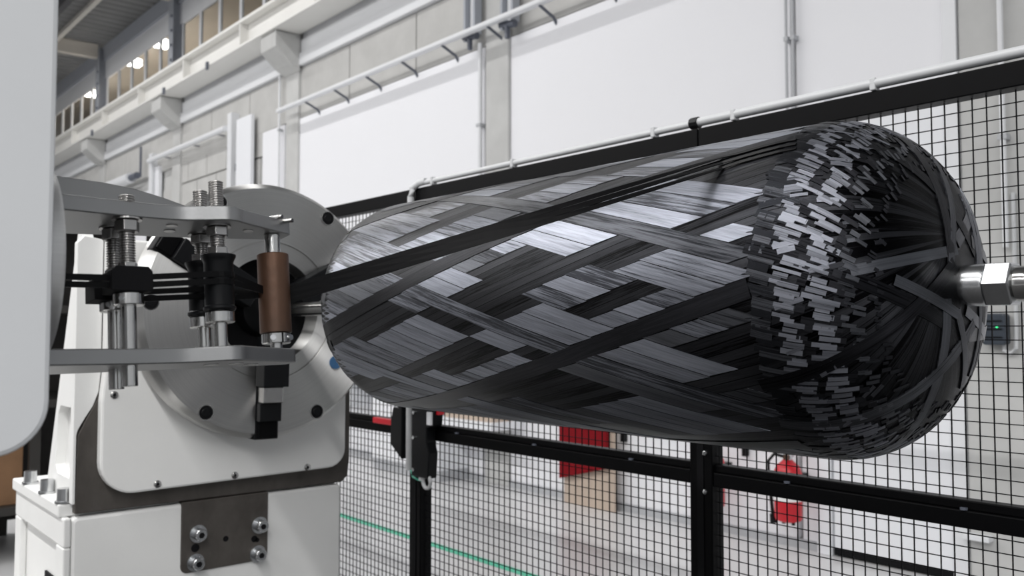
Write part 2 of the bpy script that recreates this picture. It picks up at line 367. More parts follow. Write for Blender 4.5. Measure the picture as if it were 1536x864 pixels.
# ceiling
ce = empty('ceiling', (-12, 0, 7.25), 'dark corrugated metal deck ceiling with rafters', kind='structure')
dk = MB(); v = []; f = []
xs = []; x = -32.
while x < 12: xs += [(x, 0), (x + .09, 0), (x + .13, .05), (x + .22, .05)]; x += .26
for (x, z) in xs: v += [(x, -14, 7.27 + z), (x, WY, 7.27 + z)]
for i in range(len(xs) - 1): f.append((2 * i, 2 * i + 1, 2 * i + 3, 2 * i + 2))
dk.add(v, f).build('deck', 'deck', ce)
MB().box(-32, 12, -14, WY + .2, 7.36, 7.46).build('roof_slab', 'deck', ce)
for x in COLX[2:]: MB().box(x - .07, x + .07, -14, WY - .17, 6.98, 7.26).build('rafter', 'rafter', ce)
for y in (3.9, 2.2): MB().box(-32, 12, y - .05, y + .05, 7.06, 7.26).build('purlin', 'purlin', ce)
MB().box(-32, 12, 4.28, 4.36, 7.12, 7.2).build('tray', 'deck_light', ce)

# wall pipe on brackets
wp = empty('wall_pipe', (-8, WY - .2, 4.29), 'long pale pipe on bent brackets along the concrete course', 'pipe')
MB().box(-10.66, -3.9, WY - .235, WY - .165, 4.27, 4.32).build('pipe', 'pale_metal', wp, bevel=.015)
for x in np.arange(-9.9, -4, .72): MB().tube([(x, WY - .2, 4.27), (x, WY - .03, 4.20), (x, WY + .02, 4.13)], .014, 6).build('bracket', 'dark_bracket', wp)
wp2 = empty('wall_pipe', (-14, WY - .15, 4.4), 'shorter pale pipe above the bare block bay, left of the white door leaf', 'pipe')
MB().cyl((-15.85, WY - .14, 4.40), (-12.5, WY - .14, 4.40), .045, n=12).build('pipe', 'pale_metal', wp2, smooth=True)
for x in (-15.2, -13.9, -12.9): MB().box(x - .012, x + .012, WY - .14, WY + .02, 4.37, 4.385).build('bracket', 'dark_bracket', wp2)
wp3 = empty('wall_pipe', (-18, WY - .15, 4.2), 'thick pale duct ending in a dark elbow left of the block bay', 'duct')
MB().cyl((-23, WY - .16, 4.22), (-16.75, WY - .16, 4.22), .10, n=14).build('pipe', 'pale_metal', wp3, smooth=True)
MB().lathe((-16.75, WY - .16, 4.22), (-16.4, WY - .16, 4.22), [(0, .06), (1, .06)], 14).build('elbow', 'dark_bracket', wp3, smooth=True)
MB().cyl((-16.42, WY - .10, 4.2), (-16.42, WY - .10, 4.75), .022, n=8).build('riser', 'dark_bracket', wp3)
# upright white leaves at the block bay
lf = empty('door_2', (-12, WY, 0), 'tall open white door leaf edge-on beside the block bay', kind='structure')
MB().box(-12.50, -12.36, WY - .12, WY + .02, 0, 4.62).build('jamb', 'pale_metal', lf, bevel=.01)
MB().box(-12.22, -11.72, WY - .10, WY - .04, 0, 4.48).build('leaf', 'door_white', lf, bevel=.01)
for z in (3.15, 3.4, 3.75): MB().cyl((-12.29, WY - .05, z), (-12.29, WY - .05, z + .1), .03, n=8).build('hinge', 'dark_bracket', lf)
lf = empty('door_3', (-16, WY, 0), 'white door frame at the far end of the block bay', kind='structure')
MB().box(-15.98, -15.84, WY - .10, WY + .02, 0, 4.55).build('jamb', 'pale_metal', lf, bevel=.01)
MB().box(-15.8, -15.62, WY - .05, WY + .02, 0, 4.3).build('leaf', 'door_white', lf, bevel=.01)
# thin conduits and drop rods on the wall
def conduit(x, z0, z1, r, m, label, yo=.05, n=8):
    c = empty('conduit', (x, WY - yo, z0), label, 'conduit')
    MB().cyl((x, WY - yo, z0), (x, WY - yo, z1), r, n=n).build('pipe', m, c, smooth=True)
    for z in np.arange(z0 + .6, z1, 1.1): MB().box(x - r * 1.5, x + r * 1.5, WY - yo - r * 1.1, WY - .031 if abs(x + 1.905) < .01 else WY - .001, z, z + .03).build('clip', 'skirting', c)
conduit(-3.262, .6, 5.2, .010, 'skirting', 'left one of two thin grey rods on the white panel joint')
conduit(-3.212, .6, 5.2, .010, 'skirting', 'right one of two thin grey rods on the white panel joint')
conduit(-6.60, .6, 4.22, .022, 'pale_metal', 'pale vertical conduit hugging the left side of the middle column')
conduit(-1.905, 1.9, 5.2, .016, 'pale_metal', 'white conduit with clips on the right-hand column', yo=.07)
conduit(-10.93, 1.3, 4.85, .016, 'pale_metal', 'thin conduit on the narrow white panel left of the corbel column')
# door-drive brackets beside the middle column
for x, z0, lab in ((-6.66, 4.25, 'dark steel track bracket left of the middle column'), (-6.10, 4.22, 'dark steel track bracket with lever right of the middle column')):
    t = empty('track_bracket', (x, WY - .1, z0), lab, 'bracket', 'door track brackets')
    MB().box(x - .09, x - .06, WY - .14, WY - .055, z0, 5.2).build('side_plate', 'grey_steel', t)
    MB().box(x + .06, x + .09, WY - .14, WY - .055, z0 + .05, 5.2).build('side_plate', 'grey_steel', t)
    MB().box(x - .05, x + .05, WY - .085, WY - .055, z0 + .05, 5.2).build('back_plate', 'pale_metal', t)
    MB().cyl((x - .1, WY - .12, z0 + .05), (x + .1, WY - .12, z0 + .02), .035, n=10).build('roller', 'dark_bracket', t, smooth=True)
    MB().box(x - .012, x + .018, WY - .15, WY - .11, z0 - .10, z0 + .04).build('lever', 'dark_bracket', t)

# ------------------------------------------------------------------ small things along the foot of the wall
tp = MB().box(-22, 1, 3.46, 3.53, .0, .002).build('floor_tape', 'green_tape'); tag(tp, 'long green tape line stuck on the grey floor behind fence', 'tape')
def extinguisher(x, y, z, label):
    e = empty('fire_extinguisher', (x, y, z), label, 'extinguisher', 'fire extinguishers on the wall')
    r = .088
    MB().lathe((x, y, z), (x, y, z + .40), [(0, .05), (.03, r * .93), (.07, r), (.80, r), (.90, r * .82), (.97, r * .45), (1, .03)], 24).build('cylinder', 'red', e, smooth=True)
    MB().lathe((x, y, z + .14), (x, y, z + .24), [(0, r * 1.01), (1, r * 1.01)], 24, caps=False).build('label_band', 'label_white', e, smooth=True)
    MB().cyl((x, y, z + .39), (x, y, z + .44), .028, n=12).build('valve', 'zinc', e, smooth=True)
    MB().box(x - .015, x + .06, y - .012, y + .012, z + .445, z + .46).build('lever', 'chrome', e)
    MB().cyl((x + .02, y - .03, z + .42), (x + .02, y - .06, z + .42), .018, n=10).build('gauge', 'copper', e)
    hs = [(x - .02, y - .02, z + .42), (x - .08, y - .03, z + .43), (x - .125, y - .03, z + .38), (x - .13, y - .02, z + .28), (x - .115, y - .02, z + .15), (x - .095, y - .03, z + .02)]
    MB().tube(hs, .011, 8).build('hose', 'black_plastic', e, smooth=True)
    MB().cyl((x - .10, y - .03, z + .04), (x - .09, y - .03, z - .02), .018, .024, n=10).build('nozzle', 'black_plastic', e)
    MB().box(x - .04, x + .04, y + r * .9, WY + .0, z + .26, z + .30).build('wall_hook', 'black_plastic', e)
    for dx in (-.035, .035): MB().cyl((x + dx, y, z - .018), (x + dx, y, z + .012), .012, n=8).build('foot', 'black_plastic', e)
extinguisher(-3.215, 5.12, .20, 'red fire extinguisher with black hose hanging on the wall right of the fence post')
extinguisher(-3.815, 5.12, .20, 'red fire extinguisher almost hidden behind the thick black fence post')
bd = MB().box(-5.37, -4.80, 5.18, 5.21, 0, .78).build('wooden_board', 'board'); tag(bd, 'pale wooden board leaning at the wall below the red cloth', 'board')
rc = MB().prism([(-5.38, .20), (-4.84, .345), (-4.84, .80), (-5.38, .80)], 'y', 5.13, 5.165).build('red_cloth', 'red_cloth', bevel=.004); tag(rc, 'dark red cloth panel with slanted lower hem hanging before the board', 'cloth')
hk = MB().box(-3.66, -3.63, 5.25, 5.30, .56, .66).build('wall_hook', 'black_plastic', bevel=.004); tag(hk, 'small black hook on the white wall above the fence rail', 'hook')
hk = MB().box(-4.80, -4.765, 5.25, 5.30, .55, .63).build('wall_hook', 'black_plastic', bevel=.004); tag(hk, 'small black hook on the wall right of red cloth', 'hook')
# low cabinet with dark plinth against the wall
cbn = empty('cabinet', (-7.4, 5.1, 0), 'low white wall cabinet with a dark plinth beyond the fence', 'cabinet')
MB().box(-8.0, -6.82, 4.93, 5.295, .10, .95).build('body', 'door_white', cbn, bevel=.006)
MB().box(-8.0, -6.82, 4.95, 5.295, .0, .10).build('plinth', 'skirting', cbn)
MB().box(-7.98, -7.42, 4.915, 4.93, .12, .93).build('door', 'wall_white', cbn, bevel=.003)
MB().box(-7.40, -6.84, 4.915, 4.93, .12, .93).build('door', 'wall_white', cbn, bevel=.003)
ws = empty('shelf', (-9.4, 5.0, 1.0), 'white shelf board with bottles, just right of the chuck', 'shelf')
MB().box(-11.0, -8.15, 4.85, 5.28, .88, .91).build('board', 'door_white', ws)
for x in (-10.8, -9.6, -8.4): MB().box(x - .015, x + .015, 4.9, 5.28, .62, .88).build('bracket', 'pale_metal', ws)
for i, (x, m, r, h, lab) in enumerate(((-10.6, 'pvc', .07, .22, 'white bottle at the left end of the shelf'), (-10.1, 'green_wire', .06, .18, 'green bottle on the shelf'), (-9.75, 'pvc', .09, .20, 'fat white jar on the shelf beside the green bottle'), (-8.9, 'pvc', .08, .16, 'white jar on the shelf in front of dark bag'))):
    b = empty('bottle', (x, 5.02, .91), lab, 'bottle', 'bottles on the shelf')
    MB().lathe((x, 5.02, .91), (x, 5.02, .91 + h), [(0, r), (.7, r), (.85, r * .5), (.9, r * .4)], 14).build('body', m, b, smooth=True)
    MB().cyl((x, 5.02, .91 + h * .9), (x, 5.02, .91 + h), r * .45, n=12).build('cap', 'label_white', b)
bgb = MB().lathe((-9.2, 5.12, .91), (-9.2, 5.12, 1.08), [(0, .16), (.4, .19), (.8, .14), (1, .05)], 12).build('tool_bag', 'bag_dark', smooth=True); tag(bgb, 'dark blue tool bag lying on the shelf', 'bag')
bx = MB().box(-6.75, -6.05, 4.95, 5.2, .62, .80).build('carton', 'board', bevel=.005); tag(bx, 'beige carton on the small white ledge between cabinet and red cloth', 'carton')
lg = MB().box(-6.80, -6.0, 4.9, 5.265, .55, .62).build('ledge', 'door_white'); tag(lg, 'small white ledge carrying the beige carton', 'ledge')
# black wall unit with cable on the right column
wu = empty('wall_charger', (-1.95, WY - .1, 1.36), 'dark wall unit with a green light on the right-hand column', 'charger')
MB().prism(rr(-2.03, -1.905, 1.36, 1.535, .02), 'y', WY - .11, WY - .032).build('case', 'slate_plastic', wu, bevel=.008)
for z in (1.40, 1.445, 1.49): MB().box(-2.02, -1.92, WY - .118, WY - .11, z, z + .006).build('rib', 'black_plastic', wu)
MB().cyl((-1.945, WY - .112, 1.46), (-1.945, WY - .117, 1.46), .006, n=10).build('led', 'green_led', wu)
cbx = MB().tube([(-1.93, WY - .06, 1.37), (-1.93, WY - .06, 1.33), (-1.90, WY - .06, 1.315), (-1.87, WY - .06, 1.34), (-1.868, WY - .05, 1.5), (-1.868, WY - .05, 2.2)], .012, 8).build('white_cable', 'pvc', smooth=True); tag(cbx, 'white cable looping under the dark wall unit and up', 'cable')
lgd = MB().box(-2.16, -2.02, WY - .10, WY - .031, .265, .295).build('column_ledge', 'pale_metal', bevel=.004); tag(lgd, 'small white ledge low on the right-hand column', 'ledge')

# ================================================================== SAFETY FENCE
FY = 2.30
fence = empty('safety_fence', (-2, FY, 0), 'black safety fence with wire mesh, posts and double rails behind the tank', 'fence')
PX = [-6.48, -4.90, -3.32, -1.735, -.15, 1.43]
for i, x in enumerate(PX):
    p = MB().box(x - .043, x + .043, FY - .03, FY + .03, 0, 2.03)
    p.build('post', 'black_frame', fence, bevel=.004)
    MB().box(x - .012, x + .012, FY - .033, FY - .0301, .05, 2.0).build('slot', 'black_matte', fence)
for a, b in zip(PX[:-1], PX[1:]):
    MB().box(a + .044, b - .044, FY - .025, FY + .025, .958, 1.002).build('mid_rail', 'black_frame', fence, bevel=.003)
    MB().box(a + .044, b - .044, FY - .016, FY + .025, 1.0025, 1.026).build('rail_cap', 'black_frame', fence, bevel=.003)
    MB().box(a + .044, b - .044, FY - .025, FY + .025, .10, .14).build('bottom_rail', 'black_frame', fence, bevel=.003)
    for x in np.linspace(a + .3, b - .3, 3): MB().cyl((x, FY - .02, 1.0025), (x, FY - .02, 1.008), .009, n=10).build('rail_clip', 'dark_bracket', fence)
for a, b in ((PX[0] - .05, PX[2]), (PX[2], PX[3]), (PX[3], PX[5] + .05)):
    MB().box(a + .002, b - .002, FY - .028, FY + .028, 2.030, 2.092).build('top_rail', 'black_frame', fence, bevel=.003)
pit = .0338; wt = .00115
for a, b in zip(PX[:-1], PX[1:]):
    for z0, z1 in ((.141, .957), (1.027, 2.029)):
        m = MB()
        n = int((b - a - .09) / pit)
        for k in range(n + 1):
            x = a + .05 + k * pit; m.box(x - wt, x + wt, FY - .002, FY + .002, z0, z1)
        n = int((z1 - z0) / pit)
        for k in range(1, n + 1):
            z = z0 + k * pit - .01; m.box(a + .044, b - .044, FY - .004, FY - .001, z - wt, z + wt)
        tag(m.build('wire_mesh', 'black_wire', fence), 'black square wire mesh', kind='stuff')
for x in (PX[2], PX[3], PX[4]):
    for z in (.94, 1.06): MB().lathe((x + .018, FY - .038, z), (x + .018, FY - .03, z), [(0, .004), (.3, .008), (1, .009)], 12).build('bolt', 'zinc', fence, smooth=True)
# gate lock hardware on the left post
gl = empty('gate_lock', (-3.25, FY - .05, .9), 'black gate lock boxes bolted to the left fence post', 'lock')
MB().prism([(-3.46, .92), (-3.37, .86), (-3.37, 1.12), (-3.40, 1.12), (-3.40, 1.09), (-3.44, 1.09), (-3.46, 1.03)], 'y', FY - .07, FY + .02).build('strike_plate', 'black_plastic', gl, bevel=.003)
MB().prism([(-3.275, .80), (-3.15, .80), (-3.14, .91), (-3.16, .955), (-3.16, 1.02), (-3.11, 1.03), (-3.10, 1.10), (-3.275, 1.12)], 'y', FY - .08, FY - .031).build('lock_body', 'black_plastic', gl, bevel=.004)
MB().box(-3.145, -3.115, FY - .09, FY - .075, 1.035, 1.09).build('slider', 'pale_metal', gl)
MB().box(-3.102, -3.085, FY - .07, FY - .04, 1.08, 1.10).build('red_tab', 'red', gl)
for z in (.83, .97, 1.08): MB().cyl((-3.25, FY - .09, z), (-3.25, FY - .08, z), .008, n=8).build('screw', 'zinc', gl)
ky = empty('key_ring', (-3.17, FY - .06, .77), 'white key ring hanging under the black gate lock', 'key ring')
kp = [(-3.17 + .028 * math.cos(t), FY - .07, .785 + .028 * math.sin(t)) for t in np.linspace(0, 2 * PI, 16)]
MB().tube(kp, .008, 6).build('ring', 'pvc', ky, smooth=True)
MB().box(-3.225, -3.205, FY - .075, FY - .065, .785, .83).build('key', 'pvc', ky)
gw = MB().tube([(-3.32, FY - .05, .815), (-3.29, FY - .06, .79), (-3.24, FY - .065, .785), (-3.20, FY - .07, .785)], .005, 6).build('green_wire', 'green_wire', smooth=True); tag(gw, 'short green wire drooping from conduit to key ring', 'wire')
MB().box(-3.65, -3.46, FY - .05, FY - .026, 1.00, 1.028).build('red_latch_bar', 'red', gl, bevel=.004)
# white conduit along the top rail and down the post
cf = empty('cable_conduit', (-3.33, FY, 2.1), 'white plastic conduit clipped along the top fence rail, bending down the post', 'conduit')
MB().tube([(-3.335, FY - .05, 1.90), (-3.335, FY - .05, 2.05), (-3.33, FY - .045, 2.09), (-3.30, FY - .03, 2.112), (-3.26, FY - .02, 2.117)], .016, 10).build('elbow', 'pvc', cf, smooth=True)
MB().cyl((-3.26, FY - .02, 2.112), (-1.75, FY - .02, 2.112), .012, n=12).build('pipe', 'pvc', cf, smooth=True)
MB().cyl((-1.75, FY - .02, 2.113), (1.2, FY - .02, 2.113), .0145, n=12).build('pipe', 'pvc', cf, smooth=True)
MB().cyl((-1.765, FY - .02, 2.112), (-1.735, FY - .02, 2.112), .019, n=10).build('joint', 'black_plastic', cf)
MB().cyl((-3.335, FY - .05, .815), (-3.335, FY - .05, 1.90), .016, n=12).build('drop_pipe', 'pvc', cf, smooth=True)
for x in (-3.2, -2.65, -1.92, -1.6, -1.15, -.7): MB().box(x - .008, x + .008, FY - .034, FY - .004, 2.093, 2.128).build('clip', 'pvc', cf, bevel=.003)

# ================================================================== HEADSTOCK
Y0, ZA = 1.47, 1.519          # spindle axis
HX = -3.30                    # front plane of the steel plate
hs = empty('headstock', (-3.6, 1.37, 0), 'white machine headstock on a box base with raw steel mounting plate', 'machine')
MB().prism(rr(.84, 1.885, 0, .80, .02, 3), 'x', -4.03, HX - .002).build('base_box', 'white_paint', hs, bevel=.012)
# recessed side panel of the box (left side): frame bars proud of the box
for (x0, x1, z0, z1) in ((-4.03, -3.302, .70, .80), (-4.03, -3.94, 0, .70), (-3.40, -3.302, 0, .70)):
    MB().box(x0, x1, .815, .84, z0, z1).build('side_frame', 'white_paint', hs, bevel=.006)
MB().box(-3.62, -3.50, .833, .8405, .42, .56).build('cable_port', 'black_matte', hs)
MB().lathe((-3.62, .832, .735), (-3.62, .8405, .735), [(0, .008), (.4, .016), (1, .016)], 10).build('screw', 'dark_bracket', hs)
MB().box(-4.05, -3.337, .805, 1.90, .80, .845).build('foot_plate', 'white_paint', hs, bevel=.006)
# steel front plate with rounded lower-right corner
pl = [(.849, .812), (1.885, .806), (1.915, .83), (1.922, .90), (1.926, 1.74), (.93, 1.74), (.93, 1.30), (.912, 1.20), (.885, 1.15), (.852, 1.08)]
MB().prism(pl, 'x', HX - .035, HX).build('steel_plate', 'mill_steel', hs, bevel=.004)
tb = MB().prism(rr(1.215, 1.557, .543, .806, .025, 5, (1, 1, 0, 0)), 'x', HX - .03, HX + .004).build('mounting_tab', 'mill_steel', hs, bevel=.004)
for (y, z) in ((1.276, .684), (1.519, .681), (1.268, .579), (1.513, .571)):
    b = MB().lathe((HX + .004, y, z), (HX + .012, y, z), [(0, .033), (1, .033)], 20).build('washer', 'zinc', tb, smooth=True); b.location = (0, 0, 0)
    b = MB().lathe((HX + .012, y, z), (HX + .046, y, z), [(0, .0225), (.92, .0225), (1, .020)], 20).build('bolt', 'zinc', tb, smooth=True); b.location = (0, 0, 0)
    b = MB().lathe((HX + .0455, y, z), (HX + .0468, y, z), [(0, .0115), (1, .0115)], 6).build('hex_socket', 'black_matte', tb); b.location = (0, 0, 0)
for (y, z, r) in ((1.385, .648, .011), (1.268, .632, .016), (1.500, .630, .013), (1.512, .624, .009)):
    b = MB().cyl((HX + .0035, y, z), (HX + .0048, y, z), r, n=14).build('hole', 'black_matte', tb); b.location = (0, 0, 0)
# white fascia, proud of the plate
fa = [(.925, 1.765)] + [(.925, 1.30), (.915, 1.20), (.915, 1.08)] + [(1.03 + .115 * math.cos(a), .985 + .115 * math.sin(a)) for a in np.linspace(PI, 1.5 * PI, 9)] + [(1.80 + .075 * math.cos(a), .955 + .075 * math.sin(a)) for a in np.linspace(1.5 * PI, 2 * PI, 7)] + [(1.875, 1.765)]
fo = MB().prism(fa, 'x', HX, HX + .05).build('fascia', 'white_paint', hs, bevel=.008)
for (y, z) in ((1.109, .893), (1.397, .893), (1.70, .893), (.955, 1.219)):
    b = MB().lathe((HX + .05, y, z), (HX + .056, y, z), [(0, .0135), (.6, .0135), (1, .009)], 14).build('screw', 'steel', fo, smooth=True); b.location = (0, 0, 0)
    b = MB().cyl((HX + .0555, y, z), (HX + .0568, y, z), .006, n=6).build('hex_socket', 'black_matte', fo); b.location = (0, 0, 0)
# gusset (side bracket) with slot, left
def gus(yc0, yc1, nm):
    out = [(-3.72, .845), (-3.335, .845), (-3.335, 1.06), (-3.328, 1.10), (-3.318, 1.16), (-3.31, 1.22), (-3.305, 1.30), (-3.305, 1.765), (-3.325, 1.79), (-3.36, 1.79), (-3.60, 1.40)]
    # slot is cut as two pieces: build the plate from strips around the opening
    m = MB()
    sx0, sx1, sz0, sz1 = -3.60, -3.375, .92, 1.17
    def clipx(z):   # left outline x at height z
        return -3.72 + (z - .845) * ((-3.36 + 3.72) / (1.79 - .845))
    m.prism([(clipx(.845), .845), (-3.335, .845), (-3.335, sz0), (clipx(sz0), sz0)], 'y', yc0, yc1)
    m.prism([(clipx(sz0), sz0), (sx0 + .03, sz0), (sx0 + .005, sz0 + .03), (sx0 + .03, sz1 - .03), (sx0 + .06, sz1), (clipx(sz1), sz1)], 'y', yc0, yc1)
    m.prism([(sx1 - .03, sz0), (-3.335, sz0), (-3.335, 1.06), (-3.325, sz1), (sx1 + .01, sz1), (sx1 + .02, sz1 - .05), (sx1 + .01, sz0 + .05)], 'y', yc0, yc1)
    m.prism([(clipx(sz1), sz1), (-3.325, sz1), (-3.31, 1.22), (-3.305, 1.30), (-3.305, 1.765), (-3.325, 1.79), (-3.36, 1.79)], 'y', yc0, yc1)
    return m.build(nm, 'white_paint', hs)
MB().prism([(.838, .846), (.8485, .846), (.8485, 1.08), (.853, 1.10), (.875, 1.14), (.90, 1.18), (.918, 1.23), (.924, 1.30), (.924, 1.765), (.86, 1.775), (.838, 1.75)], 'x', -3.335, HX + .003).build('side_flange', 'white_paint', hs, bevel=.003)
gus(.855, .893, 'gusset'); gus(1.845, 1.875, 'gusset')
MB().prism([(.89, .845), (1.84, .845), (1.84, 1.5), (1.6, 1.78), (1.1, 1.78), (.89, 1.5)], 'x', -3.62, HX - .036).build('spindle_housing', 'white_paint', hs, bevel=.02)
for x in (-3.86, -3.60, -3.365):
    b = MB().lathe((x, .83, .845), (x, .83, .895), [(0, .030), (.15, .030), (.16, .024), (1, .023)], 16).build('foot_bolt', 'zinc', hs, smooth=True)

# chuck
ck = empty('chuck', (-3.12, Y0, ZA), 'large round turned steel chuck disc with black jaws and bolt holes', 'chuck')
CF = -3.12; CR = .482
prof = [(-.11, .40), (-.11, CR - .006), (-.104, CR), (-.035, CR), (-.022, CR - .004), (0, CR - .02), (0, .262), (-.006, .261), (-.006, .256), (0, .255), (0, .200), (-.10, .198)]
m_ = MB(); n = 128; v = []; f = []
for (dx, r) in prof:
    for j in range(n): q = 2 * PI * j / n; v.append((dx, r * math.cos(q), r * math.sin(q)))
for i in range(len(prof) - 1):
    for j in range(n): j2 = (j + 1) % n; f.append((i * n + j, i * n + j2, (i + 1) * n + j2, (i + 1) * n + j))
m_.add(v, f); dsc = m_.build('disc', 'turned', ck, smooth=True); dsc.location = (0, 0, 0)
cpart = lambda mb, nm, mt, **k: mb.build(nm, mt, ck, **k)
cpart(MB().cyl((CF - .10, Y0, ZA), (CF - .095, Y0, ZA), .199, n=64), 'bore_plate', 'black_matte')
cpart(MB().lathe((CF - .095, Y0, ZA), (CF - .03, Y0, ZA), [(0, .10), (.8, .085), (1, .05)], 40), 'centre_boss', 'black_plastic', smooth=True)
for k in range(6):
    a = R(-3 + 60 * k); y, z = Y0 + .44 * math.cos(a), ZA + .44 * math.sin(a)
    h = cpart(MB().lathe((CF + .0005, y, z), (CF + .0015, y, z), [(0, .0255), (1, .0255)], 24), 'bolt_hole', 'black_matte')
    b = MB().lathe((CF + .001, y, z), (CF + .003, y, z), [(0, .0255), (.0, .0285), (1, .0285), (1, .0255)], 24, caps=False).build('rim', 'steel', h, smooth=True); b.location = (0, 0, 0)
    b = MB().lathe((CF + .0016, y, z), (CF + .003, y, z), [(0, .016), (1, .014)], 14).build('bolt_head', 'black_plastic', h); b.location = (0, 0, 0)
a = R(-36); cpart(MB().cyl((CF + .0005, Y0 + .345 * math.cos(a), ZA + .345 * math.sin(a)), (CF + .006, Y0 + .345 * math.cos(a), ZA + .345 * math.sin(a)), .026, n=20), 'blue_cap', 'blue_cap', smooth=True)
def radial(deg, r0, r1, wdt, x0, x1, name, mt, bev=.003, off=0):
    a = R(deg); c, s_ = math.cos(a), math.sin(a)
    m = MB()
    pts = [(r0, -wdt / 2 + off), (r1, -wdt / 2 + off), (r1, wdt / 2 + off), (r0, wdt / 2 + off)]
    m.prism([(Y0 + c * p - s_ * q, ZA + s_ * p + c * q) for p, q in pts], 'x', x0, x1)
    return cpart(m, name, mt, bevel=bev)
for deg in (-91, 149, 29):
    radial(deg, .16, .483, .094, CF - .06, CF + .0012, 'jaw_slot', 'black_matte')
    radial(deg, .10, .285, .10, CF + .0013, CF + .075, 'jaw', 'black_plastic')
    radial(deg, .286, .345, .080, CF + .0013, CF + .052, 'jaw_step', 'steel')
    radial(deg, .346, .415, .085, CF + .0013, CF + .035, 'jaw_base', 'black_plastic')
    radial(deg, .416, .478, .074, CF + .0013, CF + .012, 'jaw_key', 'black_frame')

# dark shelving and rails behind the headstock
rk = empty('storage_rack', (-6.6, 1.5, 0), 'dark storage rack with cartons behind the headstock', 'rack')
for y in (.55, 1.35, 2.05):
    for x in (-7.1, -6.2): MB().box(x - .03, x + .03, y - .03, y + .03, 0, 2.3).build('upright', 'shelf_dark', rk)
for z in (.30, .95, 1.55, 2.2): MB().box(-7.13, -6.17, .52, 2.08, z, z + .05).build('shelf', 'shelf_dark', rk)
MB().box(-7.12, -7.09, .58, 2.02, .1, 2.2).build('back_panel', 'shelf_dark', rk)
for i, (y0, y1, z, h, m, lab) in enumerate(((.62, 1.0, .35, .13, 'cardboard', 'brown carton on the lowest shelf of the dark rack'), (1.06, 1.30, .35, .42, 'cardboard', 'tall brown carton on the lowest rack shelf beside the base'), (.65, 1.0, 1.0, .30, 'bag_dark', 'dark blue box on the middle rack shelf'), (1.04, 1.30, 1.0, .16, 'label_white', 'white box on the middle rack shelf, behind the gusset slot'), (1.08, 1.32, 1.6, .2, 'cardboard', 'brown carton on the top rack shelf'), (.92, 1.26, 1.85, .18, 'red', 'red box at the top of the dark rack'))):
    b = empty('carton', (-6.5, (y0 + y1) / 2, z), lab, 'box', 'boxes on the dark rack')
    MB().box(-6.8, -6.25, y0, y1, z, z + h).build('body', m, b, bevel=.006)
    MB().box(-6.8, -6.249, (y0 + y1) / 2 - .02, (y0 + y1) / 2 + .02, z + h, z + h + .002).build('tape', 'board', b)
bd = empty('machine_bed', (-3.2, .5, 0), 'light grey machine bed rail running beside the headstock base', 'rail')
MB().box(-6.0, -1.9, .42, .72, 0, .30).build('bed', 'white_paint', bd, bevel=.01)
MB().box(-6.0, -1.9, .52, .62, .30, .335).build('rail', 'steel', bd, bevel=.004)
MB().box(-6.0, -1.9, .44, .50, .30, .312).build('cover_strip', 'skirting', bd)

# ================================================================== TANK
RT = .2979; XL, XR, DL, DR, NE = -2.1288, -.8207, .194, .2251, 2.19
RB = .034
def profile():
    P = []
    th = np.linspace(0, PI / 2, 46)
    for t in th[::-1]:
        P.append((XL - DL * math.sin(t) ** (2 / NE), RT * max(math.cos(t), 0) ** (2 / NE)))
    for x in np.linspace(XL, XR, 90)[1:-1]: P.append((x, RT))
    for t in th: P.append((XR + DR * math.sin(t) ** (2 / NE), RT * max(math.cos(t), 0) ** (2 / NE)))
    P = [p for p in P if p[1] > .004]
    return np.array(P)
PR = profile()
seg = np.hypot(np.diff(PR[:, 0]), np.diff(PR[:, 1])); SS = np.concatenate([[0], np.cumsum(seg)])
SF = np.linspace(0, SS[-1], 1600); XF = np.interp(SF, SS, PR[:, 0]); RF = np.interp(SF, SS, PR[:, 1])
FA = -1
R0 = .080; NT = 54; TW = .033
def phi_of(r0):
    rr_ = np.maximum(RF, r0 * 1.004)
    dphi = r0 / (rr_ * np.sqrt(rr_ ** 2 - r0 ** 2))
    p = np.concatenate([[0], np.cumsum((dphi[1:] + dphi[:-1]) / 2 * np.diff(SF))])
    return p - np.interp(0, [0], [0]) - np.interp((SS[-1]) / 2, SF, p)
PH = phi_of(R0)
SCYL0, SCYL1 = np.interp(XL, PR[:, 0], SS), np.interp(XR, PR[:, 0], SS)
TX = np.gradient(XF, SF); TR = np.gradient(RF, SF)
def surf(s, th):
    x = np.interp(s, SF, XF); r = np.interp(s, SF, RF); c, n_ = np.cos(th), np.sin(th)
    tx, tr = np.interp(s, SF, TX), np.interp(s, SF, TR); l = np.hypot(tx, tr); tx, tr = tx / l, tr / l
    P = np.stack([x, Y0 + r * c, ZA + r * n_], -1)
    N_ = np.stack([-tr, tx * c, tx * n_], -1)          # outward normal
    E_th = np.stack([np.zeros_like(x), -n_, c], -1)
    E_s = np.stack([tx, tr * c, tr * n_], -1)
    return P, N_, E_s, E_th, r
def set_attrs(me, across, tone, uv):
    a = me.attributes.new('across', 'FLOAT_VECTOR', 'POINT'); a.data.foreach_set('vector', np.asarray(across, float).ravel())
    a = me.attributes.new('tone', 'FLOAT', 'POINT'); a.data.foreach_set('value', np.asarray(tone, float).ravel())
    ul = me.uv_layers.new(name='tow'); li = np.empty(len(me.loops), int); me.loops.foreach_get('vertex_index', li)
    ul.data.foreach_set('uv', np.asarray(uv, float)[li].ravel())
